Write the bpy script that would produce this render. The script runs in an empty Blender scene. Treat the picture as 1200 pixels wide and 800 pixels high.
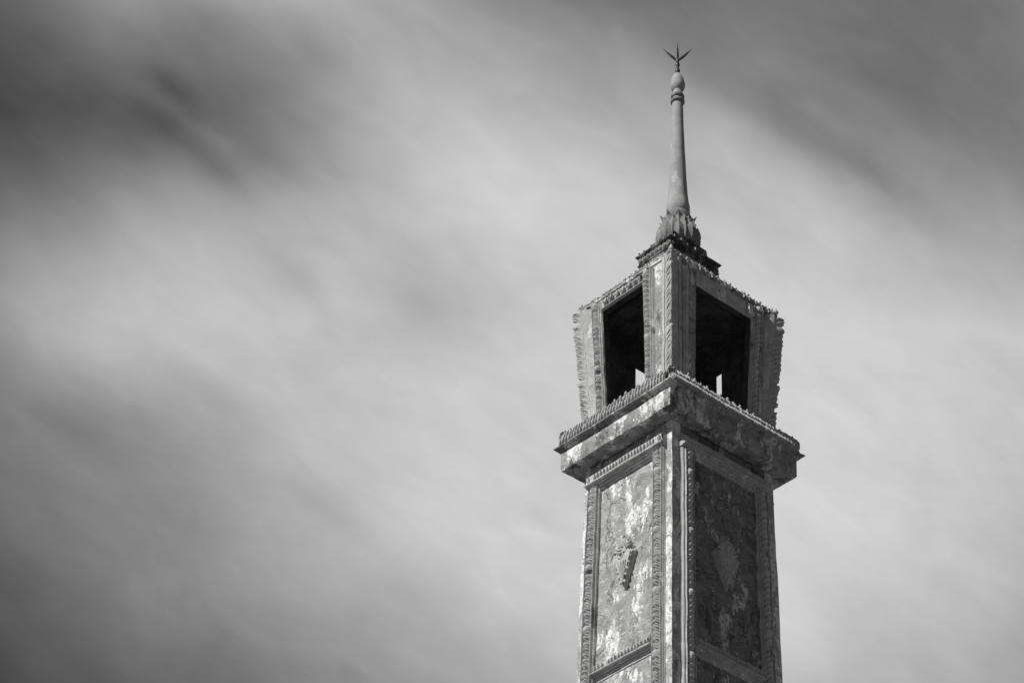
import bpy, math, random
from mathutils import Vector, noise

SC = bpy.context.scene
S = 0.8            # metres per model unit (half the width of the shaft top)
Z0 = 27.3          # height of the model origin (underside of the cornice) above the ground, in units
K = 1.1178         # the tower is slightly deeper than it is wide

# ------------------------------------------------------------------ camera
cam_d = bpy.data.cameras.new('camera')
cam = bpy.data.objects.new('camera', cam_d)
SC.collection.objects.link(cam)
SC.camera = cam
CAM_C = Vector((25.8547, -25.1574, -25.2945 + Z0)) * S
CAM_F = Vector((-0.607535, 0.506258, 0.612049))
CAM_R = Vector((0.660252, 0.750236, 0.034824))
CAM_U = Vector((0.441552, -0.425264, 0.790053))
from mathutils import Matrix
m = Matrix((CAM_R, CAM_U, -CAM_F)).transposed().to_4x4()
m.translation = CAM_C
cam.matrix_world = m
cam_d.sensor_width = 36.0
cam_d.lens = 36.0 * 3200.1 / 1200.0
cam_d.clip_start = 0.1
cam_d.clip_end = 8000

# ------------------------------------------------------------------ sun and sky
EL, AZ = math.radians(39), math.radians(184.5)       # azimuth clockwise from +Y
sun_v = Vector((math.sin(AZ) * math.cos(EL), math.cos(AZ) * math.cos(EL), math.sin(EL)))
sd = bpy.data.lights.new('sun', 'SUN')
sd.energy = 5.0
sd.angle = math.radians(0.53)
sd.color = (1, 0.995, 0.985)
so = bpy.data.objects.new('sun', sd)
so.rotation_euler = sun_v.to_track_quat('Z', 'Y').to_euler()
so.location = (0, -30, 60)
SC.collection.objects.link(so)

SC.view_settings.view_transform = 'Standard'
SC.view_settings.look = 'None'
SC.view_settings.exposure = 0
SC.view_settings.gamma = 1
SC.view_settings.use_curve_mapping = False

W = bpy.data.worlds.new('World')
SC.world = W
W.use_nodes = True
nt = W.node_tree
nt.nodes.clear()
N, L = nt.nodes, nt.links


def wmath(op, a, b=None, c=None):
    n = N.new('ShaderNodeMath'); n.operation = op
    for i, v in enumerate((a, b, c)):
        if v is None: continue
        if isinstance(v, (int, float)): n.inputs[i].default_value = v
        else: L.new(v, n.inputs[i])
    return n.outputs[0]


def wdot(v, d):
    n = N.new('ShaderNodeVectorMath'); n.operation = 'DOT_PRODUCT'
    L.new(v, n.inputs[0]); n.inputs[1].default_value = tuple(d)
    return n.outputs['Value']


tc = N.new('ShaderNodeTexCoord')
direction = tc.outputs['Generated']
# high thin cloud blown from the upper left to the lower right: axes of the streaks
e1 = CAM_R * math.cos(math.radians(33)) - CAM_U * math.sin(math.radians(33))
e2 = CAM_R * math.sin(math.radians(33)) + CAM_U * math.cos(math.radians(33))


def streak(k1, k2, scale, detail, rough, dist=0.0, off=0.0):
    cb = N.new('ShaderNodeCombineXYZ')
    L.new(wmath('MULTIPLY', wdot(direction, e1), k1), cb.inputs[0])
    L.new(wmath('MULTIPLY', wdot(direction, e2), k2), cb.inputs[1])
    L.new(wmath('MULTIPLY_ADD', wdot(direction, CAM_F), 0.6, off), cb.inputs[2])
    n = N.new('ShaderNodeTexNoise')
    L.new(cb.outputs[0], n.inputs['Vector'])
    n.inputs['Scale'].default_value = scale
    n.inputs['Detail'].default_value = detail
    n.inputs['Roughness'].default_value = rough
    n.inputs['Distortion'].default_value = dist
    return wmath('SUBTRACT', n.outputs['Fac'], 0.5)


# thick and thin banks of cloud, each a soft lobe round a direction of the sky
BANKS = [(-0.225, 0.1437, -0.269), (-0.1607, 0.1437, 0.182), (-0.0964, 0.1437, 0.453), (-0.0321, 0.1437, -0.196), (0.0321, 0.1437, -0.305), (0.0964, 0.1437, 0.122), (0.1607, 0.1437, -0.15), (0.225, 0.1437, 0.106), (-0.225, 0.0862, -0.015), (-0.1607, 0.0862, -0.377), (-0.0964, 0.0862, -0.474), (-0.0321, 0.0862, 0.334), (0.0321, 0.0862, 0.138), (0.0964, 0.0862, -0.152), (0.1607, 0.0862, -0.049), (0.225, 0.0862, -0.054), (-0.225, 0.0287, -0.259), (-0.1607, 0.0287, 0.451), (-0.0964, 0.0287, 0.252), (-0.0321, 0.0287, -0.125), (0.0321, 0.0287, 0.08), (0.0964, 0.0287, 0.166), (0.1607, 0.0287, 0.059), (0.225, 0.0287, -0.045), (-0.225, -0.0287, 0.09), (-0.1607, -0.0287, -0.271), (-0.0964, -0.0287, -0.035), (-0.0321, -0.0287, 0.125), (0.0321, -0.0287, 0.026), (0.0964, -0.0287, -0.013), (0.1607, -0.0287, 0.089), (0.225, -0.0287, 0.126), (-0.225, -0.0862, -0.16), (-0.1607, -0.0862, 0.178), (-0.0964, -0.0862, 0.019), (-0.0321, -0.0862, 0.111), (0.0321, -0.0862, 0.073), (0.0964, -0.0862, 0.159), (0.1607, -0.0862, 0.03), (0.225, -0.0862, -0.007), (-0.225, -0.1437, -0.257), (-0.1607, -0.1437, -0.152), (-0.0964, -0.1437, -0.144), (-0.0321, -0.1437, -0.05), (0.0321, -0.1437, 0.015), (0.0964, -0.1437, 0.02), (0.1607, -0.1437, 0.022), (0.225, -0.1437, -0.023)]
KAPPA = 1 / 0.04687 ** 2
# the lobes are looked up through a slightly warped direction, so that their edges drift with the wind
wcb = N.new('ShaderNodeCombineXYZ')
L.new(wmath('MULTIPLY', streak(1, 2.2, 9, 2, 0.5, off=3), 0.035), wcb.inputs[0])
L.new(wmath('MULTIPLY', streak(1, 2.2, 9, 2, 0.5, off=7), 0.035), wcb.inputs[1])
L.new(wmath('MULTIPLY', streak(1, 2.2, 9, 2, 0.5, off=11), 0.035), wcb.inputs[2])
wadd = N.new('ShaderNodeVectorMath'); wadd.operation = 'ADD'
L.new(direction, wadd.inputs[0]); L.new(wcb.outputs[0], wadd.inputs[1])
wnor = N.new('ShaderNodeVectorMath'); wnor.operation = 'NORMALIZE'
L.new(wadd.outputs[0], wnor.inputs[0])
warped = wnor.outputs[0]
total = None
for bx_, by_, w_ in BANKS:
    c = (CAM_F + CAM_R * bx_ + CAM_U * by_).normalized()
    g = wmath('EXPONENT', wmath('MULTIPLY_ADD', wdot(warped, c), KAPPA, -KAPPA))
    total = wmath('MULTIPLY', g, w_) if total is None else wmath('MULTIPLY_ADD', g, w_, total)
# a few dark holes in the veil
wcb2 = N.new('ShaderNodeCombineXYZ')
for k_ in range(3): L.new(wmath('MULTIPLY', streak(1, 1.6, 30, 4, 0.55, off=13 + 4 * k_), 0.013), wcb2.inputs[k_])
wad2 = N.new('ShaderNodeVectorMath'); wad2.operation = 'ADD'
L.new(direction, wad2.inputs[0]); L.new(wcb2.outputs[0], wad2.inputs[1])
wisped = wad2.outputs[0]
for px, py, r1, r2, w_ in ((200, 103, 32, 12, -0.085), (188, 146, 36, 14, -0.06), (262, 203, 32, 14, -0.07), (318, 187, 32, 15, -0.06), (270, 125, 50, 20, -0.03),
                           (165, 110, 20, 9, 0.03), (225, 140, 36, 8, 0.025), (492, 356, 42, 22, -0.065), (340, 325, 28, 14, -0.055), (390, 600, 36, 22, -0.04), (370, 60, 40, 14, -0.03),
                           (240, 460, 46, 18, -0.04), (90, 500, 40, 16, -0.04), (850, 95, 70, 20, -0.05), (955, 160, 70, 20, -0.07), (1040, 222, 55, 15, -0.06), (890, 195, 90, 22, 0.05), (980, 262, 60, 16, 0.03), (1080, 130, 60, 24, -0.03)):
    q = (CAM_F + CAM_R * ((px - 600) / 3200.1) - CAM_U * ((py - 400) / 3200.1)).normalized()
    a = wmath('MULTIPLY', wmath('SUBTRACT', wdot(wisped, e1), q.dot(e1)), 3200.1 / r1)
    b = wmath('MULTIPLY', wmath('SUBTRACT', wdot(wisped, e2), q.dot(e2)), 3200.1 / r2)
    f = wmath('MAXIMUM', wdot(direction, CAM_F), 0)
    d2 = wmath('ADD', wmath('MULTIPLY', a, a), wmath('MULTIPLY', b, b))
    g = wmath('MULTIPLY', wmath('EXPONENT', wmath('MULTIPLY', d2, -0.5)), wmath('GREATER_THAN', f, 0.5))
    total = wmath('MULTIPLY_ADD', g, w_, total)
veil = wmath('EXPONENT', wmath('MULTIPLY_ADD', wdot(direction, CAM_F), 4.0, -4.0))
veil = wmath('MULTIPLY_ADD', veil, 0.30, 0.305)
val = wmath('ADD', total, veil)
val = wmath('MULTIPLY_ADD', streak(1, 1.9, 7, 3, 0.5, 0.6), 0.13, val)
val = wmath('MULTIPLY_ADD', streak(1, 1.8, 18, 5, 0.55, 0.7, 2.0), 0.10, val)
val = wmath('MULTIPLY_ADD', streak(1, 2.0, 55, 4, 0.5, 0.5, 5.0), 0.055, val)
val = wmath('MINIMUM', wmath('MAXIMUM', val, 0.17), 0.86)
cloud = wmath('POWER', val, 2.25)
# the clear sky behind the veil, as a monochrome brightness
sky = N.new('ShaderNodeTexSky')
sky.sky_type = 'NISHITA'
sky.sun_disc = False
sky.sun_elevation = EL
sky.sun_rotation = AZ
bw = N.new('ShaderNodeRGBToBW')
L.new(sky.outputs[0], bw.inputs[0])
lum = wmath('MULTIPLY_ADD', bw.outputs[0], 0.10, wmath('MULTIPLY', cloud, 9.2))
bg = N.new('ShaderNodeBackground')
bg.inputs['Strength'].default_value = 0.10
L.new(lum, bg.inputs['Color'])
wo = N.new('ShaderNodeOutputWorld')
L.new(bg.outputs[0], wo.inputs[0])
W.cycles.sampling_method = 'MANUAL'
W.cycles.sample_map_resolution = 512

# ------------------------------------------------------------------ materials


def new_mat(name):
    mt = bpy.data.materials.new(name)
    mt.use_nodes = True
    return mt, mt.node_tree.nodes, mt.node_tree.links, mt.node_tree.nodes['Principled BSDF']


def mk_noise(n, l, vec, scale, detail=6, rough=0.6, dist=0.0):
    t = n.new('ShaderNodeTexNoise')
    l.new(vec, t.inputs['Vector'])
    t.inputs['Scale'].default_value = scale; t.inputs['Detail'].default_value = detail
    t.inputs['Roughness'].default_value = rough; t.inputs['Distortion'].default_value = dist
    return t.outputs['Fac']


def mk_ramp(n, l, fac, stops):
    r = n.new('ShaderNodeValToRGB')
    l.new(fac, r.inputs[0])
    e = r.color_ramp.elements
    while len(e) < len(stops): e.new(0.5)
    for k, (p, v) in enumerate(stops):
        e[k].position = p
        e[k].color = (v, v, v, 1)
    return r.outputs[0]


def mk_mix(n, l, fac, a, b, mode='MIX'):
    x = n.new('ShaderNodeMix'); x.data_type = 'RGBA'; x.blend_type = mode
    for sock, v in ((x.inputs[0], fac), (x.inputs[6], a), (x.inputs[7], b)):
        if isinstance(v, (int, float)):
            sock.default_value = v if sock.type == 'VALUE' else (v, v, v, 1)
        else: l.new(v, sock)
    return x.outputs[2]


def plaster(name, mid, light, dark, n_light=0.5, n_dark=0.5, cracks=0.0, seed=0.0, bump=0.02, mott=1.0):
    """Old lime plaster: mottled ground, flaked pale patches with hard edges, black lichen, run-off streaks, hair cracks."""
    mt, n, l, bs = new_mat(name)
    co = n.new('ShaderNodeTexCoord')
    mp = n.new('ShaderNodeMapping'); mp.inputs['Location'].default_value = (seed, seed * 1.7, seed * 0.6)
    l.new(co.outputs['Object'], mp.inputs[0]); v = mp.outputs[0]
    # run-off: stretched down the wall and a little aslant
    mp2 = n.new('ShaderNodeMapping'); mp2.inputs['Scale'].default_value = (1, 1, 0.42)
    mp2.inputs['Rotation'].default_value = (0.35, 0.35, 0)
    l.new(v, mp2.inputs[0]); vs = mp2.outputs[0]
    g = mk_noise(n, l, v, 5.5, 8, 0.68, 0.4)
    base = mk_ramp(n, l, g, [(0.30, mid * (1 - .45 * mott)), (0.5, mid), (0.70, mid * (1 + .5 * mott))])
    speck = mk_noise(n, l, v, 38, 4, 0.7)
    base = mk_mix(n, l, 1.0, base, mk_ramp(n, l, speck, [(0.3, 1 - .38 * mott), (0.55, 1.0), (0.75, 1 + .25 * mott)]), 'MULTIPLY')
    # flaked pale patches
    fl = mk_noise(n, l, vs, 4.2, 10, 0.68, 0.15)
    flm = mk_ramp(n, l, fl, [(n_light, 0.0), (n_light + 0.02, 1.0)])
    gap = mk_noise(n, l, v, 13, 5, 0.7, 0.5)
    flm = mk_mix(n, l, 1.0, flm, mk_ramp(n, l, gap, [(0.40, 0.12), (0.52, 1.0)]), 'MULTIPLY')
    c = mk_mix(n, l, flm, base, mk_ramp(n, l, speck, [(0.25, light * 0.75), (0.7, light)]))
    if cracks >= .4:
        mp3 = n.new('ShaderNodeMapping'); mp3.inputs['Scale'].default_value = (3.2, 3.2, 9.0)
        mp3.inputs['Rotation'].default_value = (0.5, -0.62, 0)
        l.new(v, mp3.inputs[0])
        st = mk_ramp(n, l, mk_noise(n, l, mp3.outputs[0], 2.3, 6, 0.6, 0.4), [(0.585, 0.0), (0.63, 0.6)])
        c = mk_mix(n, l, mk_mix(n, l, 1.0, st, mk_ramp(n, l, gap, [(0.42, 0.0), (0.56, 1.0)]), 'MULTIPLY'), c, light * .85)
    # lichen
    li = mk_noise(n, l, vs, 4.6, 9, 0.7, 0.15)
    lim = mk_ramp(n, l, li, [(n_dark, 0.0), (n_dark + 0.05, 0.88)])
    c = mk_mix(n, l, lim, c, mk_ramp(n, l, speck, [(0.3, dark * 0.6), (0.7, dark * 1.6)]))
    h = n.new('ShaderNodeMath'); h.operation = 'MULTIPLY_ADD'
    l.new(speck, h.inputs[0]); h.inputs[1].default_value = 0.45
    l.new(g, h.inputs[2])
    h2 = n.new('ShaderNodeMath'); h2.operation = 'MULTIPLY_ADD'
    l.new(flm, h2.inputs[0]); h2.inputs[1].default_value = -0.22; l.new(h.outputs[0], h2.inputs[2])
    height = h2.outputs[0]
    if cracks > 0:
        wn = n.new('ShaderNodeTexNoise'); l.new(v, wn.inputs['Vector'])
        wn.inputs['Scale'].default_value = 3.0; wn.inputs['Detail'].default_value = 6
        wm = n.new('ShaderNodeVectorMath'); wm.operation = 'MULTIPLY_ADD'
        l.new(wn.outputs['Color'], wm.inputs[0]); wm.inputs[1].default_value = (0.5, 0.5, 0.5); l.new(v, wm.inputs[2])
        vo = n.new('ShaderNodeTexVoronoi'); vo.feature = 'DISTANCE_TO_EDGE'; vo.inputs['Scale'].default_value = 1.15
        l.new(wm.outputs[0], vo.inputs['Vector'])
        ck = mk_ramp(n, l, vo.outputs['Distance'], [(0.0, 1.0), (0.010, 0.0)])
        br = mk_noise(n, l, v, 2.1, 3, 0.5)
        ck = mk_mix(n, l, 1.0, ck, mk_ramp(n, l, br, [(0.45, 0.0), (0.55, 1.0)]), 'MULTIPLY')
        c = mk_mix(n, l, mk_mix(n, l, 1.0, ck, cracks, 'MULTIPLY'), c, dark * 0.5)
        h3 = n.new('ShaderNodeMath'); h3.operation = 'MULTIPLY_ADD'
        l.new(ck, h3.inputs[0]); h3.inputs[1].default_value = -0.7; l.new(height, h3.inputs[2]); height = h3.outputs[0]
    l.new(c, bs.inputs['Base Color'])
    bs.inputs['Roughness'].default_value = 0.93
    bs.inputs['Specular IOR Level'].default_value = 0.15
    bp = n.new('ShaderNodeBump'); bp.inputs['Strength'].default_value = 0.9; bp.inputs['Distance'].default_value = bump
    l.new(height, bp.inputs['Height']); l.new(bp.outputs[0], bs.inputs['Normal'])
    return mt


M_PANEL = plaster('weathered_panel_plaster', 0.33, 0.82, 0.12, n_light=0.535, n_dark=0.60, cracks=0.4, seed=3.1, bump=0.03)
M_PANEL_DARK = plaster('darker_panel_plaster', 0.21, 0.66, 0.08, n_light=0.56, n_dark=0.57, cracks=0.4, seed=12.3, bump=0.03)  # darker tone than the other panels, for the +X and +Y faces
M_WALL = plaster('weathered_plaster', 0.30, 0.76, 0.09, n_light=0.515, n_dark=0.56, cracks=0.35, seed=8.4, bump=0.03)
M_MOULD = plaster('weathered_stucco_moulding', 0.41, 0.68, 0.12, n_light=0.58, n_dark=0.61, seed=1.3, bump=0.006, mott=.6)
M_ORN = plaster('weathered_stucco_ornament', 0.40, 0.62, 0.11, n_light=0.61, n_dark=0.62, seed=5.2, bump=0.004, mott=.45)
M_LOTUS = plaster('stained_lotus_stucco', 0.20, 0.45, 0.09, n_light=0.62, n_dark=0.56, seed=4.4, bump=0.004, mott=.6)
M_RING = plaster('stained_ring_stucco', 0.17, 0.30, 0.07, n_light=0.66, n_dark=0.60, seed=4.9, bump=0.003, mott=.4)
M_PILASTER = plaster('whitewashed_pilaster_plaster', 0.38, 0.78, 0.14, n_light=0.47, n_dark=0.60, cracks=0.3, seed=7.7, bump=0.02)
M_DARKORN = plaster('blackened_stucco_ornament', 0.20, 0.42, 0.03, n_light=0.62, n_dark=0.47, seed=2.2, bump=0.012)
M_SPIRE = plaster('worn_spire_stucco', 0.31, 0.46, 0.14, n_light=0.60, n_dark=0.70, seed=6.6, bump=0.004, mott=.35)
M_INNER_SHADE = plaster('shade_toned_inner_plaster', 0.065, 0.12, 0.03, n_light=0.64, n_dark=0.5, seed=9.9, bump=0.02)  # shade inside the bell chamber, put into the plaster colour
# iron
M_IRON, n_, l_, b_ = new_mat('blackened_iron')
b_.inputs['Base Color'].default_value = (0.035, 0.035, 0.035, 1)
b_.inputs['Metallic'].default_value = 0.6
b_.inputs['Roughness'].default_value = 0.45
cN = n_.new('ShaderNodeTexCoord')
l_.new(mk_ramp(n_, l_, mk_noise(n_, l_, cN.outputs['Object'], 22, 5, 0.6), [(0.35, 0.02), (0.7, 0.10)]), b_.inputs['Base Color'])
M_GROUND, n_, l_, b_ = new_mat('dry_grass_ground')
cN = n_.new('ShaderNodeTexCoord')
ga = mk_noise(n_, l_, cN.outputs['Object'], 0.35, 8, 0.65)
gb = mk_noise(n_, l_, cN.outputs['Object'], 14, 6, 0.7)
l_.new(mk_mix(n_, l_, 1.0, mk_ramp(n_, l_, ga, [(0.35, 0.10), (0.6, 0.18)]), mk_ramp(n_, l_, gb, [(0.3, 0.55), (0.7, 1.3)]), 'MULTIPLY'), b_.inputs['Base Color'])
b_.inputs['Roughness'].default_value = 1.0
M_PAVE, n_, l_, b_ = new_mat('paving_stone')
cN = n_.new('ShaderNodeTexCoord')
bk = n_.new('ShaderNodeTexBrick'); l_.new(cN.outputs['Object'], bk.inputs['Vector'])
bk.inputs['Scale'].default_value = 1.0; bk.offset = 0.5
bk.inputs['Color1'].default_value = (0.30, 0.30, 0.30, 1); bk.inputs['Color2'].default_value = (0.25, 0.25, 0.25, 1)
bk.inputs['Mortar'].default_value = (0.09, 0.09, 0.09, 1); bk.inputs['Mortar Size'].default_value = 0.012
l_.new(mk_mix(n_, l_, 1.0, bk.outputs['Color'], mk_ramp(n_, l_, mk_noise(n_, l_, cN.outputs['Object'], 2.2, 7, 0.7), [(0.3, 0.6), (0.7, 1.2)]), 'MULTIPLY'), b_.inputs['Base Color'])
b_.inputs['Roughness'].default_value = 0.9

# ------------------------------------------------------------------ mesh helpers
rnd = random.Random(7)


class MB:
    """Collects grids and boxes in tower units; build() links them as ONE mesh object."""
    def __init__(self): self.v = []; self.f = []

    def grid(self, fn, nu, nv, close_u=False):
        b = len(self.v)
        cu = nu if close_u else nu + 1
        for j in range(nv + 1):
            for i in range(cu):
                self.v.append(fn(i, j))
        for j in range(nv):
            for i in range(nu):
                i2 = (i + 1) % cu
                self.f.append((b + j * cu + i, b + j * cu + i2, b + (j + 1) * cu + i2, b + (j + 1) * cu + i))

    def fan(self, pts):
        b = len(self.v); self.v += pts; self.f.append(tuple(range(b, b + len(pts))))

    def build(self, name, mat, parent, wob=0.004, angle=38, origin=None):
        me = bpy.data.meshes.new(name)
        out = []
        for p in self.v:
            q = Vector(p)
            if wob:
                q = q + noise.noise_vector(q * 2.3) * 0.011 + noise.noise_vector(q * 11.0 + Vector((5, 2, 9))) * wob
            q = Vector((q.x, q.y, q.z + Z0)) * S
            if origin is not None: q = q - origin
            out.append(q)
        me.from_pydata(out, [], self.f)
        me.validate()
        import bmesh as _b
        bm = _b.new(); bm.from_mesh(me)
        _b.ops.remove_doubles(bm, verts=bm.verts, dist=0.0006)
        _b.ops.recalc_face_normals(bm, faces=bm.faces)
        bm.to_mesh(me); bm.free()
        for p in me.polygons: p.use_smooth = True
        me.set_sharp_from_angle(angle=math.radians(angle))
        me.materials.append(mat)
        o = bpy.data.objects.new(name, me)
        SC.collection.objects.link(o)
        if parent is not None: o.parent = parent
        if origin is not None: o.location = origin
        return o


# the four faces: 0 looks to -Y (sunlit, left in the photograph), 1 to +X (shaded, right), 2 to +Y, 3 to -X
NRM = [Vector((0, -1, 0)), Vector((1, 0, 0)), Vector((0, 1, 0)), Vector((-1, 0, 0))]
TAN = [Vector((1, 0, 0)), Vector((0, 1, 0)), Vector((-1, 0, 0)), Vector((0, -1, 0))]
DIST = [K, 1, K, 1]
HALF = [1, K, 1, K]


def hs(z): return 1 - 0.0124 * z                        # shaft half width
def hc(z): return 0.972 + 0.042 * (z - 0.6)             # bell chamber half width


def fp(face, h, u, o, z):
    """Point on a face: u along it (at h = 1), o proud of it, z up."""
    p = NRM[face] * (DIST[face] * h + o) + TAN[face] * (u * h)
    return Vector((p.x, p.y, z))


def vsweep(mb, face, hf, prof, z0, z1, seg=0.12, capends=True):
    """Profile of (u, o) pairs swept up a face from z0 to z1."""
    n = max(1, int((z1 - z0) / seg))
    mb.grid(lambda i, j: fp(face, hf(z0 + (z1 - z0) * j / n), prof[i][0], prof[i][1], z0 + (z1 - z0) * j / n), len(prof) - 1, n)
    if capends:
        for z in (z0, z1): mb.fan([fp(face, hf(z), u, o, z) for u, o in prof])


def hsweep(mb, face, hf, prof, u0, u1, seg=0.1):
    """Profile of (z, o) pairs swept along a face from u0 to u1."""
    n = max(1, int((u1 - u0) / seg))
    mb.grid(lambda i, j: fp(face, hf(prof[i][0]), u0 + (u1 - u0) * j / n, prof[i][1], prof[i][0]), len(prof) - 1, n)
    for u in (u0, u1): mb.fan([fp(face, hf(z), u, o, z) for z, o in prof])


def ring(mb, levels, seg=12, cap_top=True, cap_bot=True):
    """Levels of (half width, z) swept round the square plan; closed at top and bottom."""
    cs = [(-1, -K), (1, -K), (1, K), (-1, K)]

    def P(i, j):
        h, z = levels[j][:2]
        k, t = divmod(i, seg); t /= seg
        a, b = cs[k % 4], cs[(k + 1) % 4]
        return Vector(((a[0] + (b[0] - a[0]) * t) * h, (a[1] + (b[1] - a[1]) * t) * h, z))
    mb.grid(P, 4 * seg, len(levels) - 1, close_u=True)
    for j, on in ((0, cap_bot), (len(levels) - 1, cap_top)):
        if on: mb.fan([P(i, j) for i in range(4 * seg)])


def half_round(a, b, oa, ob, r, n=4):
    """A bead between a and b."""
    return [(a + (b - a) * k / n, oa + (ob - oa) * k / n + r * math.sin(math.pi * k / n)) for k in range(n + 1)]


FR = (0, .12, .3, .5, .72, .9, 1.0)
FR_LO = (0, .5, 1.0)
RIM = (.04, .20, .34, .46, .90, 1.0, .72)             # each scale: hollow face, raised rim
RIM_LO = (.1, .55, 1.0)


def rope(mb, P, s0, s1, pitch, w, amp, base=0.0, chev=0.55, cols=8, lo=False, clasp=0, bud=0.5, r=rnd, broken=0.02):
    """A band of overlapping leaf scales. P(v, s, o): v across, s along, o proud."""
    n = int(round((s1 - s0) / pitch)); pitch = (s1 - s0) / n
    fr = FR_LO if lo else FR
    jit = [(r.uniform(.86, 1.10) if r.random() > broken else r.uniform(.25, .5)) for _ in range(n)]
    off = [r.uniform(-.07, .07) * pitch for _ in range(n + 1)]

    def fn(i, j):
        k, q = divmod(j, len(fr)); f = fr[q]
        v = 2 * i / cols - 1
        env = 1 - abs(v) ** 2.8
        if clasp and (k % clasp) == clasp - 1:
            o = base + amp * env * (0.75 + 0.25 * math.sin(math.pi * f)) * 1.15
            s = s0 + (k + f) * pitch
        else:
            a = jit[k] * amp
            sh = (RIM_LO if lo else RIM)[q]
            if bud and not lo: sh += bud * math.exp(-(v / .26) ** 2) * math.exp(-((f - .34) / .20) ** 2)
            o = base + a * env * sh
            s = s0 + (k + f) * pitch + off[k] * (1 - f) + off[k + 1] * f
            s += chev * pitch * (1 - v * v) * (0.92 + 0.08 * f) - chev * pitch * 0.5 + (0.10 * pitch if q == len(fr) - 2 else 0)
        s = min(max(s, s0), s1)
        return P(v * w, s, o)
    mb.grid(fn, cols, n * len(fr) - 1)


# ------------------------------------------------------------------ the place
def structure(name, mat, verts, faces):
    me = bpy.data.meshes.new(name); me.from_pydata(verts, [], faces); me.materials.append(mat)
    o = bpy.data.objects.new(name, me); SC.collection.objects.link(o); o['kind'] = 'structure'
    return o


GR = 3500
structure('ground', M_GROUND, [(-GR, -GR, 0), (GR, -GR, 0), (GR, GR, 0), (-GR, GR, 0)], [(0, 1, 2, 3)])
structure('pavement', M_PAVE, [(-9, -9, 0), (9, -9, 0), (9, 9, 0), (-9, 9, 0), (-9, -9, .12), (9, -9, .12), (9, 9, .12), (-9, 9, .12)],
          [(4, 5, 6, 7), (0, 1, 5, 4), (1, 2, 6, 5), (2, 3, 7, 6), (3, 0, 4, 7)])

tower = bpy.data.objects.new('bell_tower', None)
SC.collection.objects.link(tower)
tower.location = (0, 0, 0.12)
tower['label'] = 'old square stucco bell tower with carved leaf borders, open bell chamber and slender spire'
tower['category'] = 'tower'
TOFF = Vector((0, 0, -0.12))


def part(name, parent=None):
    e = bpy.data.objects.new(name, None); SC.collection.objects.link(e)
    e.parent = parent or tower
    return e


def keep(o):                                            # parts sit directly under the tower empty
    o.location = o.location + TOFF
    return o


ZB = -26.2                                              # foot of the shaft, on its plinth
b = MB()
ring(b, [(1.95, -27.14), (1.95, -26.8), (1.85, -26.8), (1.85, -26.5), (1.7, -26.5), (1.62, -26.3), (1.62, ZB - .004)], seg=6)
keep(b.build('plinth', M_WALL, tower))

# ---- shaft: flat corner pilasters with a recessed panel field on each side
PIL = [(.874, .63), (.950, .690), (.874, .63), (.950, .690)]          # outer foot and inner foot of the raised frame
RC = [(.829, .659), (.885, .715), (.829, .659), (.885, .715)]
nz = 120
zz = [ZB + (0.03 - ZB) * j / nz for j in range(nz + 1)]
b = MB()
ring(b, [(hs(z) * .93, z) for z in zz[::4]], seg=4)
shaft = keep(b.build('shaft', M_PANEL, tower, wob=0))
for f in range(4):
    po, pi_ = PIL[f]
    us = [-po + .01, -pi_, -pi_, -pi_ * .5, 0, pi_ * .5, pi_, pi_, po - .01]
    os_ = [0, 0, -.035, -.035, -.035, -.035, -.035, 0, 0]
    b = MB()
    b.grid(lambda i, j: fp(f, hs(zz[j]), us[i], os_[i], zz[j]), len(us) - 1, nz)
    b.build('panel', M_PANEL if f in (0, 3) else M_PANEL_DARK, shaft, wob=0.006)
for sx, sy, f0, f1 in ((1, -1, 0, 1), (1, 1, 1, 2), (-1, 1, 2, 3), (-1, -1, 3, 0)):
    b = MB()
    ua = [PIL[f0][0] - .012, (PIL[f0][0] + HALF[f0]) / 2, HALF[f0]]
    ub = [-HALF[f1], -(PIL[f1][0] + HALF[f1]) / 2, -PIL[f1][0] + .012]
    b.grid(lambda i, j: fp(f0, hs(zz[j]), ua[i], 0, zz[j]) if i < 3 else fp(f1, hs(zz[j]), ub[i - 2], 0, zz[j]), 4, nz)
    b.build('corner_pilaster', M_PILASTER, shaft, wob=0.006)

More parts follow.
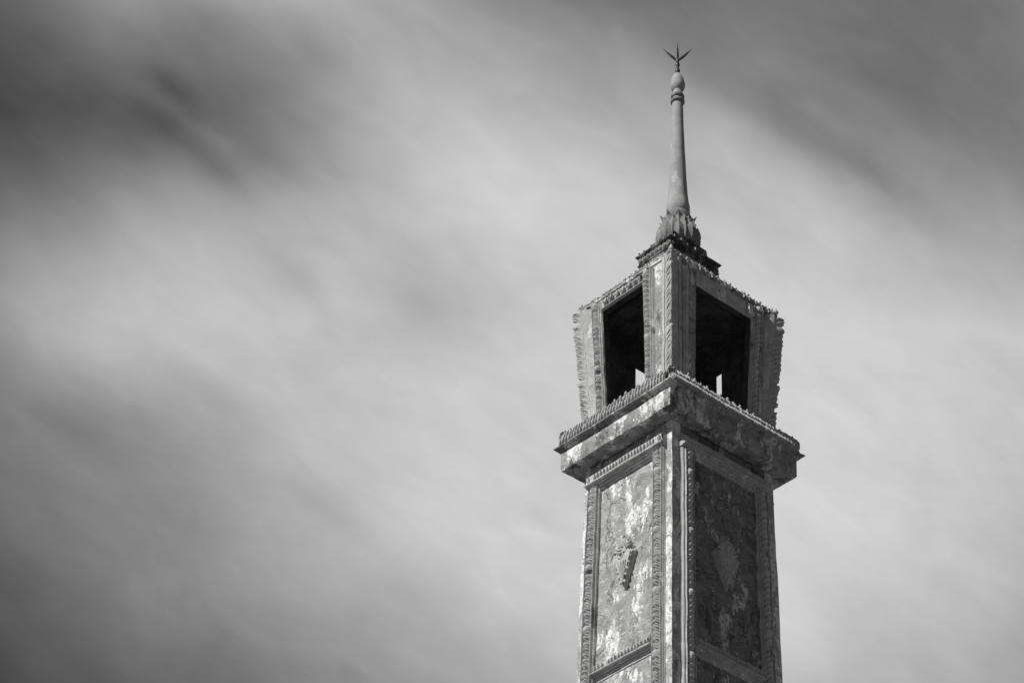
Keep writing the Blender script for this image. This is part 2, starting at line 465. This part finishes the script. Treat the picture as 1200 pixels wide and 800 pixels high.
TRANSOMS = [-3.90 - 4.0 * k for k in range(6)]
for f in range(4):
    po, pi_ = PIL[f]; ro, ri = RC[f]
    near_seen = f in (0, 1)
    mo = MB(); rp = MB()
    for sgn in (-1, 1):
        prof = [(pi_, -.037), (pi_, .012), *half_round(pi_ + .003, pi_ + .012, .018, .022, .006, 3), (pi_ + .014, .046), (ri - .014, .056),
                *half_round(ri - .013, ri - .004, .066, .068, .010, 3), (ri, .026), (ro, .026),
                *half_round(ro + .002, ro + .012, .074, .070, .012, 3), (ro + .013, .048),
                *half_round(ro + .014, po - .014, .044, .036, .014, 4), (po - .013, .018), (po - .006, .018), (po - .003, .012), (po, -.003)]
        vsweep(mo, f, hs, [(sgn * u, o) for u, o in prof], ZB, -.45, seg=.16)
        uc, hw = (ro + ri) / 2, (ro - ri) / 2 - .008
        def P(v, s, o, sgn=sgn, uc=uc, f=f): return fp(f, hs(s), sgn * uc + v, o, s)
        if near_seen:
            rope(rp, P, -7.5, -.45, .100, hw, .088, base=.026, clasp=11)
            rope(rp, P, ZB, -7.5, .100, hw, .088, base=.026, cols=4, lo=True)
        else:
            rope(rp, P, ZB, -.45, .100, hw, .088, base=.026, cols=4, lo=True)
    mo.build('frame_moulding', M_MOULD, shaft, wob=0.005)
    rp.build('rope_moulding', M_ORN, shaft, wob=0.007)
    # top member: leaf roll above, stepped soffit below
    tp = MB()
    hsweep(tp, f, hs, [(-.20, -.003), (-.20, .05), (-.215, .062), (-.225, .075), (-.385, .078), (-.395, .125), (-.41, .132), (-.425, .125), (-.432, .085),
                       (-.450, .08), (-.454, .045), (-.485, .040), (-.489, .008), (-.52, .002), (-.525, -.037)], -pi_ + .002, pi_ - .002)
    hsweep(tp, f, hs, [(-.20, -.003), (-.20, .052), (-.215, .064), (-.225, .077), (-.385, .080), (-.395, .127), (-.41, .134), (-.425, .127), (-.432, .087), (-.447, .085), (-.448, -.003)], -po - .01, -pi_ + .002)
    hsweep(tp, f, hs, [(-.20, -.003), (-.20, .052), (-.215, .064), (-.225, .077), (-.385, .080), (-.395, .127), (-.41, .134), (-.425, .127), (-.432, .087), (-.447, .085), (-.448, -.003)], pi_ - .002, po + .01)
    head = tp.build('frame_head', M_MOULD, shaft, wob=0.005)
    tr = MB()
    def Pt(v, s, o, f=f): return fp(f, hs(-.30), s, o, -.302 + v - s * 0)
    rope(tr, Pt, -po - .012, po + .012, .070, .084, .062, base=.060, chev=0.5)
    tr.build('leaf_band', M_ORN, head, wob=0.005)
    # transoms
    for zt in TRANSOMS:
        t = MB()
        hsweep(t, f, hs, [(zt + .10, -.037), (zt + .095, -.01), (zt - .065, .0), (zt - .072, .095), (zt - .085, .102), (zt - .098, .095), (zt - .104, .050),
                          (zt - .125, .044), (zt - .130, .012), (zt - .165, .006), (zt - .170, -.016), (zt - .205, -.020), (zt - .21, -.037)], -pi_ + .003, pi_ - .003)
        to = t.build('transom', M_MOULD, shaft, wob=0.005)
        t = MB()
        def Pq(v, s, o, f=f, zt=zt): return fp(f, hs(zt), s, o, zt + .012 + v)
        rope(t, Pq, -pi_ + .003, pi_ - .003, .070, .078, .075, base=.0, chev=0.5, lo=zt < -5, cols=8 if zt > -5 else 4)
        t.build('leaf_band', M_ORN, to, wob=0.005)


def kite(cx, w, zt, zw, zb, n=5):
    """Outline of the emblem: a pointed leaf above, a long wedge below."""
    pts = []
    for k in range(n + 1):                              # right upper edge, from tip to the widest point
        t = k / n
        pts.append((w * (t + .05 * math.sin(2 * math.pi * t)), zt + (zw - zt) * t))
    for k in range(1, n + 1):
        t = k / n; pts.append((w * (1 - t), zw + (zb - zw) * t))
    left = [(-x, z) for x, z in pts[1:-1]][::-1]
    return [(cx + x, z) for x, z in pts + left]


def emblem(f, zoff, wd, zt, zw, zb):
    """Carved boss: a flame-shaped leaf with curls above, a ribbed wedge running down to a point below."""
    mb = MB()
    cz = zw - .12
    out = kite(0, wd, zt, zw, zb)
    layers = [(1.0, -.04), (1.0, .012), (.95, .016), (.93, .040), (.88, .030), (.86, .052), (.80, .058), (.78, .080), (.70, .074), (.62, .078)]
    def P(i, j):
        x, z = out[i % len(out)]; s_, o = layers[j]
        return fp(f, hs(z + zoff), x * s_, o, zoff + cz + (z - cz) * s_)
    mb.grid(P, len(out), len(layers) - 1, close_u=True)
    mb.fan([P(i, len(layers) - 1) for i in range(len(out))])
    e = mb.build('emblem', M_ORN, shaft, wob=0.010)
    c = MB()

    def blob(x, z, rx, rz, o0, hgt, ang=0):
        ca, sa = math.cos(ang), math.sin(ang)
        def Q(i, j):
            a = 2 * math.pi * i / 9; w_ = math.pi / 2 * j / 4
            lx, lz = rx * math.cos(a) * math.cos(w_), rz * math.sin(a) * math.cos(w_)
            return fp(f, hs(z + zoff), x + lx * ca - lz * sa, o0 + hgt * math.sin(w_), z + zoff + lx * sa + lz * ca)
        c.grid(Q, 9, 4, close_u=True)

    def tube(pts, r, o0, rise=1.0):
        ns = len(pts)
        def Q(i, j):
            x, z = pts[j]; x2, z2 = pts[min(j + 1, ns - 1)]; x1, z1 = pts[max(j - 1, 0)]
            dx, dz = x2 - x1, z2 - z1; l = math.hypot(dx, dz) or 1
            a = math.pi * i / 6
            rr = r * (1 - .5 * j / ns)
            return fp(f, hs(z + zoff), x - dz / l * rr * math.cos(a), o0 + rise * rr * math.sin(a), z + zoff + dx / l * rr * math.cos(a))
        c.grid(Q, 6, ns - 1)
    # rosette and its two rings
    zr = zw + .02
    blob(-.03, zr, .032, .038, .070, .060)
    tube([(-.03 + .072 * math.cos(t * .66), zr + .080 * math.sin(t * .66)) for t in range(10)], .020, .072, 1.5)
    tube([(.075 + .045 * math.cos(t * .8), zr + .125 + .05 * math.sin(t * .8)) for t in range(8)], .018, .068, 1.5)
    # leaves fanning up to the tip
    for k in range(9):
        a = math.radians(20 + 140 * k / 8)
        q = (zt - zw) * (.42 + .30 * math.sin(a))
        blob(math.cos(a) * wd * .62, zr + .02 + math.sin(a) * q * .62, .075, .026, .050, .055, a)
    for k in range(3): blob(0, zt - .09 - .085 * k, .022 + .010 * k, .050, .040 + .012 * k, .045)
    # small leaves on the flanks, then ribs down the wedge
    for sgn in (-1, 1):
        for k in range(5):
            t = k / 5
            blob(sgn * wd * (1 - t) * .66, zw - .07 - (zw - zb) * t * .86, .022, .050, .052, .026, sgn * .5)
    for x0 in (-.085, -.03, .03, .085):
        tube([(x0 * (1 - t / 7) * wd / .25, zw - .14 - (zw - zb - .22) * t / 6) for t in range(7)], .017, .072, 1.7)
    c.build('scroll', M_ORN, e, wob=0.007)


for f in range(4):
    emblem(f, 0, .235 if f % 2 == 0 else .27, -1.68, -2.10, -2.70)
    for zt in TRANSOMS[:5]:
        emblem(f, zt + .2, .25, -1.68, -2.10, -2.70)

# ---- cornice
b = MB()
ring(b, [(1.0, -.002), (1.06, 0.0), (1.262, 0), (1.268, .012), (1.266, .345), (1.262, .352), (1.266, .372), (1.300, .378), (1.303, .396),
         (1.340, .400), (1.352, .404), (1.357, .418), (1.350, .432), (1.318, .438), (1.300, .452), (1.296, .49), (1.275, .70), (1.20, .715), (.6, .718)], seg=34, cap_bot=False, cap_top=True)
cornice = keep(b.build('cornice', M_WALL, tower, wob=0.008))
for f in range(4):
    b = MB()
    fin_len = HALF[f] * 1.31
    for t0, t1, shift, back in ((-.02, .58, 0, 0), (.40, 1.0, .035, .018)):
        def Pc(v, s, o, f=f, t0=t0, t1=t1, shift=shift, back=back):
            # leaves lean in over the top of the cornice
            t = t0 + (t1 - t0) * (v + .1) / .2
            return fp(f, 1, s + shift + .03 * t, 0, .446 + .315 * t) + NRM[f] * (DIST[f] * .305 - .070 * t * t - back + o)
        rope(b, Pc, -fin_len, fin_len - .07, .070, .1, .062, base=.0, chev=0.9, broken=.03)
    b.build('leaf_band', M_ORN, cornice, wob=0.010)


def finial_mesh(hh, r, spiky=True):
    """A little bud on a foot, in metres, origin at its foot."""
    import bmesh as _b
    me = bpy.data.meshes.new('finial')
    bm = _b.new()
    prof = [(r * .5, -.035), (r * .55, -.01), (r * .6, hh * .12), (r * .9, hh * .22), (r, hh * .36), (r * .72, hh * .55), (r * .42, hh * .74), (r * .16, hh * .92), (.0008, hh)]
    n = 7; rows = []
    for q, (rr, z) in enumerate(prof):
        rows.append([bm.verts.new((rr * math.cos(2 * math.pi * i / n) * (1 + .22 * math.sin(i * 2.4 + q)), rr * math.sin(2 * math.pi * i / n), z)) for i in range(n)])
    for a, c in zip(rows, rows[1:]):
        for i in range(n): bm.faces.new((a[i], a[(i + 1) % n], c[(i + 1) % n], c[i]))
    bm.to_mesh(me); bm.free()
    for p in me.polygons: p.use_smooth = True
    me.materials.append(M_ORN)
    return me


def finials(parent, me, hfun, z, count, skip=0.12, jit=.25):
    for f in range(4):
        n = count
        for k in range(n):
            if rnd.random() < skip: continue
            u = (-1 + 2 * (k + .5) / n) * HALF[f] * hfun
            p = (NRM[f] * DIST[f] * hfun + TAN[f] * u) * S
            o = bpy.data.objects.new('finial', me); SC.collection.objects.link(o); o.parent = parent
            o.location = Vector((p.x, p.y, (z + Z0) * S)) + Vector((rnd.gauss(0, .004), rnd.gauss(0, .004), rnd.gauss(0, .003)))
            o.rotation_euler = (rnd.gauss(0, .12), rnd.gauss(0, .12), rnd.uniform(0, 6.28))
            q = rnd.uniform(1 - jit, 1 + jit); o.scale = (q, q, q * rnd.uniform(.8, 1.2))


finials(cornice, finial_mesh(.052, .020), 1.262, .715, 19)

# ---- bell chamber
OPEN = [(-.54, .405, 3.02), (-.60, .60, 2.93), (-.50, .50, 3.02), (-.60, .60, 2.93)]    # left and right edge (at h = 1), head
T = .10


def slab(mb, face, hf, u0, u1, z0, z1, o0, o1, ml=False, mr=False, nu=4, seg=.15):
    """A block in face coordinates; ml / mr mitre the left / right end into the corner."""
    nzz = max(1, int((z1 - z0) / seg))
    def U(u, o, h, m): return u + (o / h if m == 1 else (-o / h if m == -1 else 0))
    def P(i, j, o):
        z = z0 + (z1 - z0) * j / nzz; h = hf(z)
        a = U(u0, o, h, -1 if ml else 0); c = U(u1, o, h, 1 if mr else 0)
        return fp(face, h, a + (c - a) * i / nu, o, z)
    mb.grid(lambda i, j: P(i, j, o1), nu, nzz)
    mb.grid(lambda i, j: P(i, j, o0), nu, nzz)
    for i in (0, nu): mb.grid(lambda a, j: P(i, j, o0 + (o1 - o0) * a), 1, nzz)
    for j in (0, nzz): mb.grid(lambda i, a: P(i, j, o0 + (o1 - o0) * a), nu, 1)


b = MB()
for f in range(4):
    a, c, zh = OPEN[f]; hf = HALF[f]
    slab(b, f, hc, -hf, a, .60, 3.22, -T, 0, ml=True)
    slab(b, f, hc, c, hf, .60, 3.22, -T, 0, mr=True)
    slab(b, f, hc, a + .001, c - .001, zh, 3.22, -T, -.012, nu=8, seg=.08)
chamber = keep(b.build('bell_chamber', M_WALL, tower, wob=0.008))
XS = (-.212, .05, 2.485)          # slot in the wall towards -X: from y, to y, head
YS = (-.070, .075, 2.49)         # slot in the wall towards +Y: from x, to x, head
# interior shade as colour: lining of the jambs and inner faces, and the ceiling
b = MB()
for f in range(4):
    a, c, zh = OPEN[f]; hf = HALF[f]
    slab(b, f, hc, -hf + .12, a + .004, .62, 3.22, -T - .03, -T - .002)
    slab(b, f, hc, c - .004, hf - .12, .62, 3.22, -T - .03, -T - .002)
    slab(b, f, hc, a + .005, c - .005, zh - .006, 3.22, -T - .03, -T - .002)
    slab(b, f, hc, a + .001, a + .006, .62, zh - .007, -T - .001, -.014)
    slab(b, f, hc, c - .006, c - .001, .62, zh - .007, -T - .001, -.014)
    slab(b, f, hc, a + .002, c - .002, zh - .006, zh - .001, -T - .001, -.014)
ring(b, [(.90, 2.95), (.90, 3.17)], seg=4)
b.build('shade_lining', M_INNER_SHADE, chamber, wob=0.006)
# the far openings are walled up but for a slot below the head
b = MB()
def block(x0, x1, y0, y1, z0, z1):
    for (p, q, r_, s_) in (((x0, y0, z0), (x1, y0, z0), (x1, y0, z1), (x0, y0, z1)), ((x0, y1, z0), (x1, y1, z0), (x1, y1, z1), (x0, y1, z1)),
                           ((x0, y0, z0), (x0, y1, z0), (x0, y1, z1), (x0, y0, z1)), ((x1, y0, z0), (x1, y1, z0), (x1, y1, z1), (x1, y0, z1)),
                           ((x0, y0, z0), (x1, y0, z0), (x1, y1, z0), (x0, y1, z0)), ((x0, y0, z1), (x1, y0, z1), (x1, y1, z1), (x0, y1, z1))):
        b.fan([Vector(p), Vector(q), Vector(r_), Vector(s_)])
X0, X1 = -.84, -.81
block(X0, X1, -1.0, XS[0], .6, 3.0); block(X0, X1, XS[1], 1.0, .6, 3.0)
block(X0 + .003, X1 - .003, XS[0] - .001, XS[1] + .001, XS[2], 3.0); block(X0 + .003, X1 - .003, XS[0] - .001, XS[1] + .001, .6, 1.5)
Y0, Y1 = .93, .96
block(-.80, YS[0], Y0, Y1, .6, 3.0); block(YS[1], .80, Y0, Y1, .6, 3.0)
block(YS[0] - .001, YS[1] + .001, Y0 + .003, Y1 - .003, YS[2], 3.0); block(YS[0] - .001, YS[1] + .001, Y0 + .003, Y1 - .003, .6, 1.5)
b.build('inner_wall', M_INNER_SHADE, chamber, wob=0)

zc0, zc1 = .60, 3.20
for f in range(4):
    a, c, zh = OPEN[f]
    for side, e in ((-1, a), (1, c)):
        plain = (f == 1 and side == -1)
        mo = MB()
        if plain:
            prof = [(e - .16, -.003), (e - .16, .012), (e - .185, .016), (e - .19, .034), (e - .215, .038), (e - .22, .055), (e - .25, .055), (e - .255, .03), (e - .285, .03), (e - .29, -.003)]
            vsweep(mo, f, hc, prof, zc0, 3.15, seg=.15)
            mo.build('opening_frame', M_MOULD, chamber, wob=0.006)
            continue
        d = side
        prof = [(0, -.012), (0, .02), *half_round(.004, .018, .026, .03, .008, 3), (.020, .048), *half_round(.022, .034, .052, .052, .008, 3), (.036, .020), (.168, .020),
                *half_round(.170, .186, .060, .056, .012, 3), (.188, .036), *half_round(.190, .212, .034, .028, .014, 4), (.214, .010), (.222, .010), (.224, -.003)]
        vsweep(mo, f, hc, [(e + d * (x + .002), o) for x, o in prof], zc0, 3.19, seg=.15)
        fr = mo.build('opening_frame', M_MOULD, chamber, wob=0.006)
        rp = MB()
        uc = e + d * .102
        def Pj(v, s, o, f=f, uc=uc): return fp(f, hc(s), uc + v, o, s)
        rope(rp, Pj, zc0, 3.18, .100, .060, .085, base=.020, clasp=0 if f > 1 else 13, lo=f > 1, cols=8 if f < 2 else 4)
        rp.build('rope_moulding', M_ORN, fr, wob=0.008)
    # carved lintel (plain on the shaded side)
    mo = MB()
    if f == 1:
        hsweep(mo, f, hc, [(3.205, -.015), (3.205, .012), (3.08, .012), (3.07, .0), (2.935, -.004), (2.928, -.012)], a + .003, c - .12)
        slab(mo, f, hc, c - .118, c - .004, 2.935, 3.09, -.014, .085, nu=3, seg=.04)
        slab(mo, f, hc, c - .108, c - .014, 3.092, 3.16, -.014, .060, nu=3, seg=.04)
    else:
        hsweep(mo, f, hc, [(3.205, -.013), (3.205, .02), (3.052, .008), (3.050, .034), (3.036, .038), (3.030, .016), (3.022, .010), (3.018, -.012)], a + .003, c - .003)
    li = mo.build('lintel', M_MOULD, chamber, wob=0.006)
    if f != 1:
        rp = MB()
        def Pl(v, s, o, f=f): return fp(f, hc(3.11), s, o, 3.128 + v)
        rope(rp, Pl, a + .01, c - .01, .135, .072, .085, base=.008, chev=0.5, broken=.1)
        rp.build('carved_band', M_ORN, li, wob=0.010)

# crested leaf borders on the four corners
CORN = [(1, -1), (1, 1), (-1, 1), (-1, -1)]
for q, (sx, sy) in enumerate(CORN):
    e = Vector((sx, sy, 0)).normalized(); t = Vector((-sy, sx, 0)).normalized()
    def Pk(v, s, o, sx=sx, sy=sy, e=e, t=t):
        h = hc(s); flare = .070 * (s - .6) / 2.6
        av = math.sqrt(v * v + .0006)
        p = Vector((sx * h, sy * h * K, s)) + t * v * .72 + e * (o + flare - av * .70)
        return p
    mo = MB()
    prof = [(-.225, -.14), (-.222, .020), (-.202, .028), (-.192, .048), (-.165, .048), (-.16, .03), (0, .030), (.16, .03), (.165, .048), (.192, .048), (.202, .028), (.222, .020), (.225, -.14)]
    n = 26
    mo.grid(lambda i, j: Pk(prof[i][0], .60 + 2.60 * j / n, prof[i][1]), len(prof) - 1, n)
    st = mo.build('corner_strip', M_MOULD, chamber, wob=0.006)
    rp = MB()
    vis = q != 2
    rope(rp, Pk, .60, 3.19, .100, .150, .074, base=.040, chev=1.15, cols=14, clasp=12, broken=.02, bud=.6)
    rp.build('crest', M_ORN, st, wob=0.009)

# ---- roof over the chamber
b = MB()
ring(b, [(1.04, 3.16), (1.085, 3.215), (1.088, 3.235), (1.108, 3.245), (1.112, 3.262), (1.108, 3.285), (1.085, 3.292), (1.080, 3.315), (1.092, 3.322), (1.094, 3.340), (1.086, 3.352),
         (1.03, 3.37), (1.00, 3.42), (.985, 3.45), (.80, 3.56), (.66, 3.68), (.55, 3.84), (.48, 4.02), (.455, 4.14)], seg=22)
roof = keep(b.build('roof', M_WALL, tower, wob=0.008))
fm = finial_mesh(.048, .019)
finials(roof, fm, 1.078, 3.345, 17, skip=.05)
finials(roof, finial_mesh(.044, .024), 1.106, 3.290, 17, skip=.08)
for sx, sy in CORN:
    o = bpy.data.objects.new('corner_acroterion', finial_mesh(.125, .040)); SC.collection.objects.link(o); o.parent = roof
    o.location = Vector((sx * 1.09, sy * 1.09 * K, 3.30 + Z0)) * S

# ---- upper tier with its row of buds
b = MB()
ring(b, [(.44, 4.12), (.452, 4.20), (.462, 4.205), (.468, 4.225), (.455, 4.232), (.450, 4.24), (.450, 4.375), (.462, 4.38), (.480, 4.39), (.490, 4.41), (.486, 4.43), (.47, 4.44), (.38, 4.46), (.33, 4.60), (.32, 4.72)], seg=12)
tier = keep(b.build('roof_tier', M_DARKORN, tower, wob=0.005))
for f in range(4):
    b = MB()
    n = 8
    for k in range(n):
        uc = (-1 + 2 * (k + .5) / n) * HALF[f] * .45
        rr = .047
        for (r0, r1, o0, o1) in ((rr, rr * .58, .0, 0), (rr * .42, 0, 0, 0)):
            m_ = 10
            if r1:                                      # a ring
                def Pb(i, j): 
                    a = 2 * math.pi * i / m_; w_ = math.pi * j / 4
                    rad = (r0 + r1) / 2 + (r0 - r1) / 2 * math.cos(w_) 
                    return fp(f, .45, 0, .004 + .030 * math.sin(w_), 0) + TAN[f] * (uc + rad * math.cos(a)) + Vector((0, 0, 4.305 + 1.25 * rad * math.sin(a)))
            else:                                       # the bud in it
                def Pb(i, j):
                    a = 2 * math.pi * i / m_; w_ = math.pi / 2 * j / 4
                    rad = r0 * math.cos(w_)
                    return fp(f, .45, 0, .004 + .042 * math.sin(w_), 0) + TAN[f] * (uc + rad * math.cos(a)) + Vector((0, 0, 4.305 + 1.4 * rad * math.sin(a)))
            b.grid(Pb, m_, 4, close_u=True)
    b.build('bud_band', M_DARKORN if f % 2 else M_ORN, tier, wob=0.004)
finials(tier, finial_mesh(.046, .017), .468, 4.445, 7, skip=.08)

tier.scale = (.89, 1.10, 1)                             # the tier is longer on the shaded side


# ---- round parts: lotus base, spire
def lathe(mb, prof, n=40, twist=None):
    def P(i, j):
        r, z = prof[j]; a = 2 * math.pi * i / n
        return Vector((r * math.cos(a), r * math.sin(a), z))
    mb.grid(P, n, len(prof) - 1, close_u=True)
    mb.fan([P(i, 0) for i in range(n)]); mb.fan([P(i, len(prof) - 1) for i in range(n)])


b = MB()
LB = [(.20, 4.62), (.25, 4.68), (.305, 4.76), (.325, 4.86), (.318, 4.95), (.290, 5.05), (.262, 5.15), (.245, 5.26), (.250, 5.34), (.225, 5.40), (.20, 5.46), (.18, 5.50)]
lathe(b, LB, 40)
lotus = keep(b.build('lotus_base', M_LOTUS, tower, wob=0.006))


def lb_r(z):
    for (r0, z0_), (r1, z1_) in zip(LB, LB[1:]):
        if z0_ <= z <= z1_: return r0 + (r1 - r0) * (z - z0_) / (z1_ - z0_)
    return LB[0][0] if z < LB[0][1] else .285


def petal(ang, z0_, z1_, w, curl, th):
    b = MB(); nu, nv = 8, 10
    def P(i, j, back=False):
        t = j / nv; v = 2 * i / nu - 1
        z = z0_ + (z1_ - z0_) * t
        wid = w * min(1, .72 + t, (max(0, 1 - t) / .30) ** .8)
        r = lb_r(min(z, 5.34)) + th * (1.15 - .45 * v * v) + .030 * math.exp(-(v / .18) ** 2) * (1 - t * .5) + curl * max(0, t - .78) ** 1.5 / .1032
        if back: r -= th * 1.1
        if abs(v) > .99: r -= th * (.6 if not back else 0)
        a = ang + v * wid / max(r, .1)
        return Vector((r * math.cos(a), r * math.sin(a), z - (.035 * (v * v) * t) - .6 * curl * max(0, t - .8) / .2))
    b.grid(lambda i, j: P(i, j), nu, nv); b.grid(lambda i, j: P(i, j, True), nu, nv)
    for i in (0, nu): b.grid(lambda s_, j: P(i, j, s_ == 1), 1, nv)
    b.build('petal', M_LOTUS, lotus, wob=0.004)


A0 = math.radians(-45 + 4)
for k in range(10): petal(A0 + 2 * math.pi * k / 10, 4.74, 5.385, .102, .060, .020)
for k in range(10): petal(A0 + 2 * math.pi * (k + .5) / 10, 4.72, 5.27, .098, .006, .034)
for k in range(10): petal(A0 + 2 * math.pi * k / 10, 4.70, 5.09, .108, .004, .048)

b = MB()
SP = [(.17, 5.44), (.195, 5.50), (.208, 5.57), (.206, 5.63), (.196, 5.70), (.182, 5.80), (.170, 5.92), (.161, 6.06), (.150, 6.30), (.138, 6.60), (.127, 6.90), (.118, 7.20),
      (.108, 7.50), (.100, 7.80), (.095, 8.02), (.093, 8.10), (.094, 8.30), (.080, 8.34), (.078, 8.40)]
lathe(b, SP, 36)
spire = keep(b.build('spire', M_SPIRE, tower, wob=0.005, angle=60))
for z, r in ((8.13, .124), (8.245, .120)):
    b = MB()
    lathe(b, [(.09, z - .055), (r - .018, z - .05), (r, z - .03), (r + .002, z), (r - .01, z + .028), (r - .028, z + .04), (.09, z + .042)], 32)
    b.build('ring', M_RING, spire, wob=0.003)
b = MB()
lathe(b, [(.075, 8.38), (.09, 8.40), (.118, 8.44), (.131, 8.49), (.133, 8.54), (.124, 8.61), (.106, 8.68), (.082, 8.745), (.055, 8.79), (.035, 8.81)], 32)
b.build('bulb', M_SPIRE, spire, wob=0.003, angle=70)

b = MB()
lathe(b, [(.030, 8.80), (.034, 8.84), (.044, 8.86), (.044, 8.90), (.028, 8.92), (.026, 8.98), (.036, 9.0), (.040, 9.03), (.034, 9.07), (.022, 9.09), (.030, 9.12), (.034, 9.15), (.022, 9.18), (.012, 9.20)], 14)
trident = keep(b.build('trident', M_IRON, tower, wob=0))
side_v = Vector((.66, .75, 0)).normalized(); fwd = Vector((side_v.y, -side_v.x, 0))
for dx, zt_, w_ in ((-.272, 9.43, .024), (.272, 9.45, .024), (0, 9.60, .020)):
    b = MB()
    base = Vector((0, 0, 9.12)); tip = side_v * dx + Vector((0, 0, zt_)); ax = (tip - base).normalized()
    pr = ax.cross(fwd).normalized()
    def Pp(i, j):
        t = j / 8; a = 2 * math.pi * i / 6
        rr = w_ * (0.7 + .6 * math.sin(math.pi * min(1, t * 1.25)) ) * (1 - t ** 2.5) + .0015
        bow = pr * (.004 * math.sin(math.pi * t) * (1 if dx > 0 else -1 if dx < 0 else 0))
        return base + (tip - base) * t + bow + pr * rr * math.cos(a) + fwd * rr * .55 * math.sin(a)
    b.grid(Pp, 6, 8, close_u=True)
    b.fan([Pp(i, 8) for i in range(6)]); b.fan([Pp(i, 0) for i in range(6)])
    b.build('prong', M_IRON, trident, wob=0)
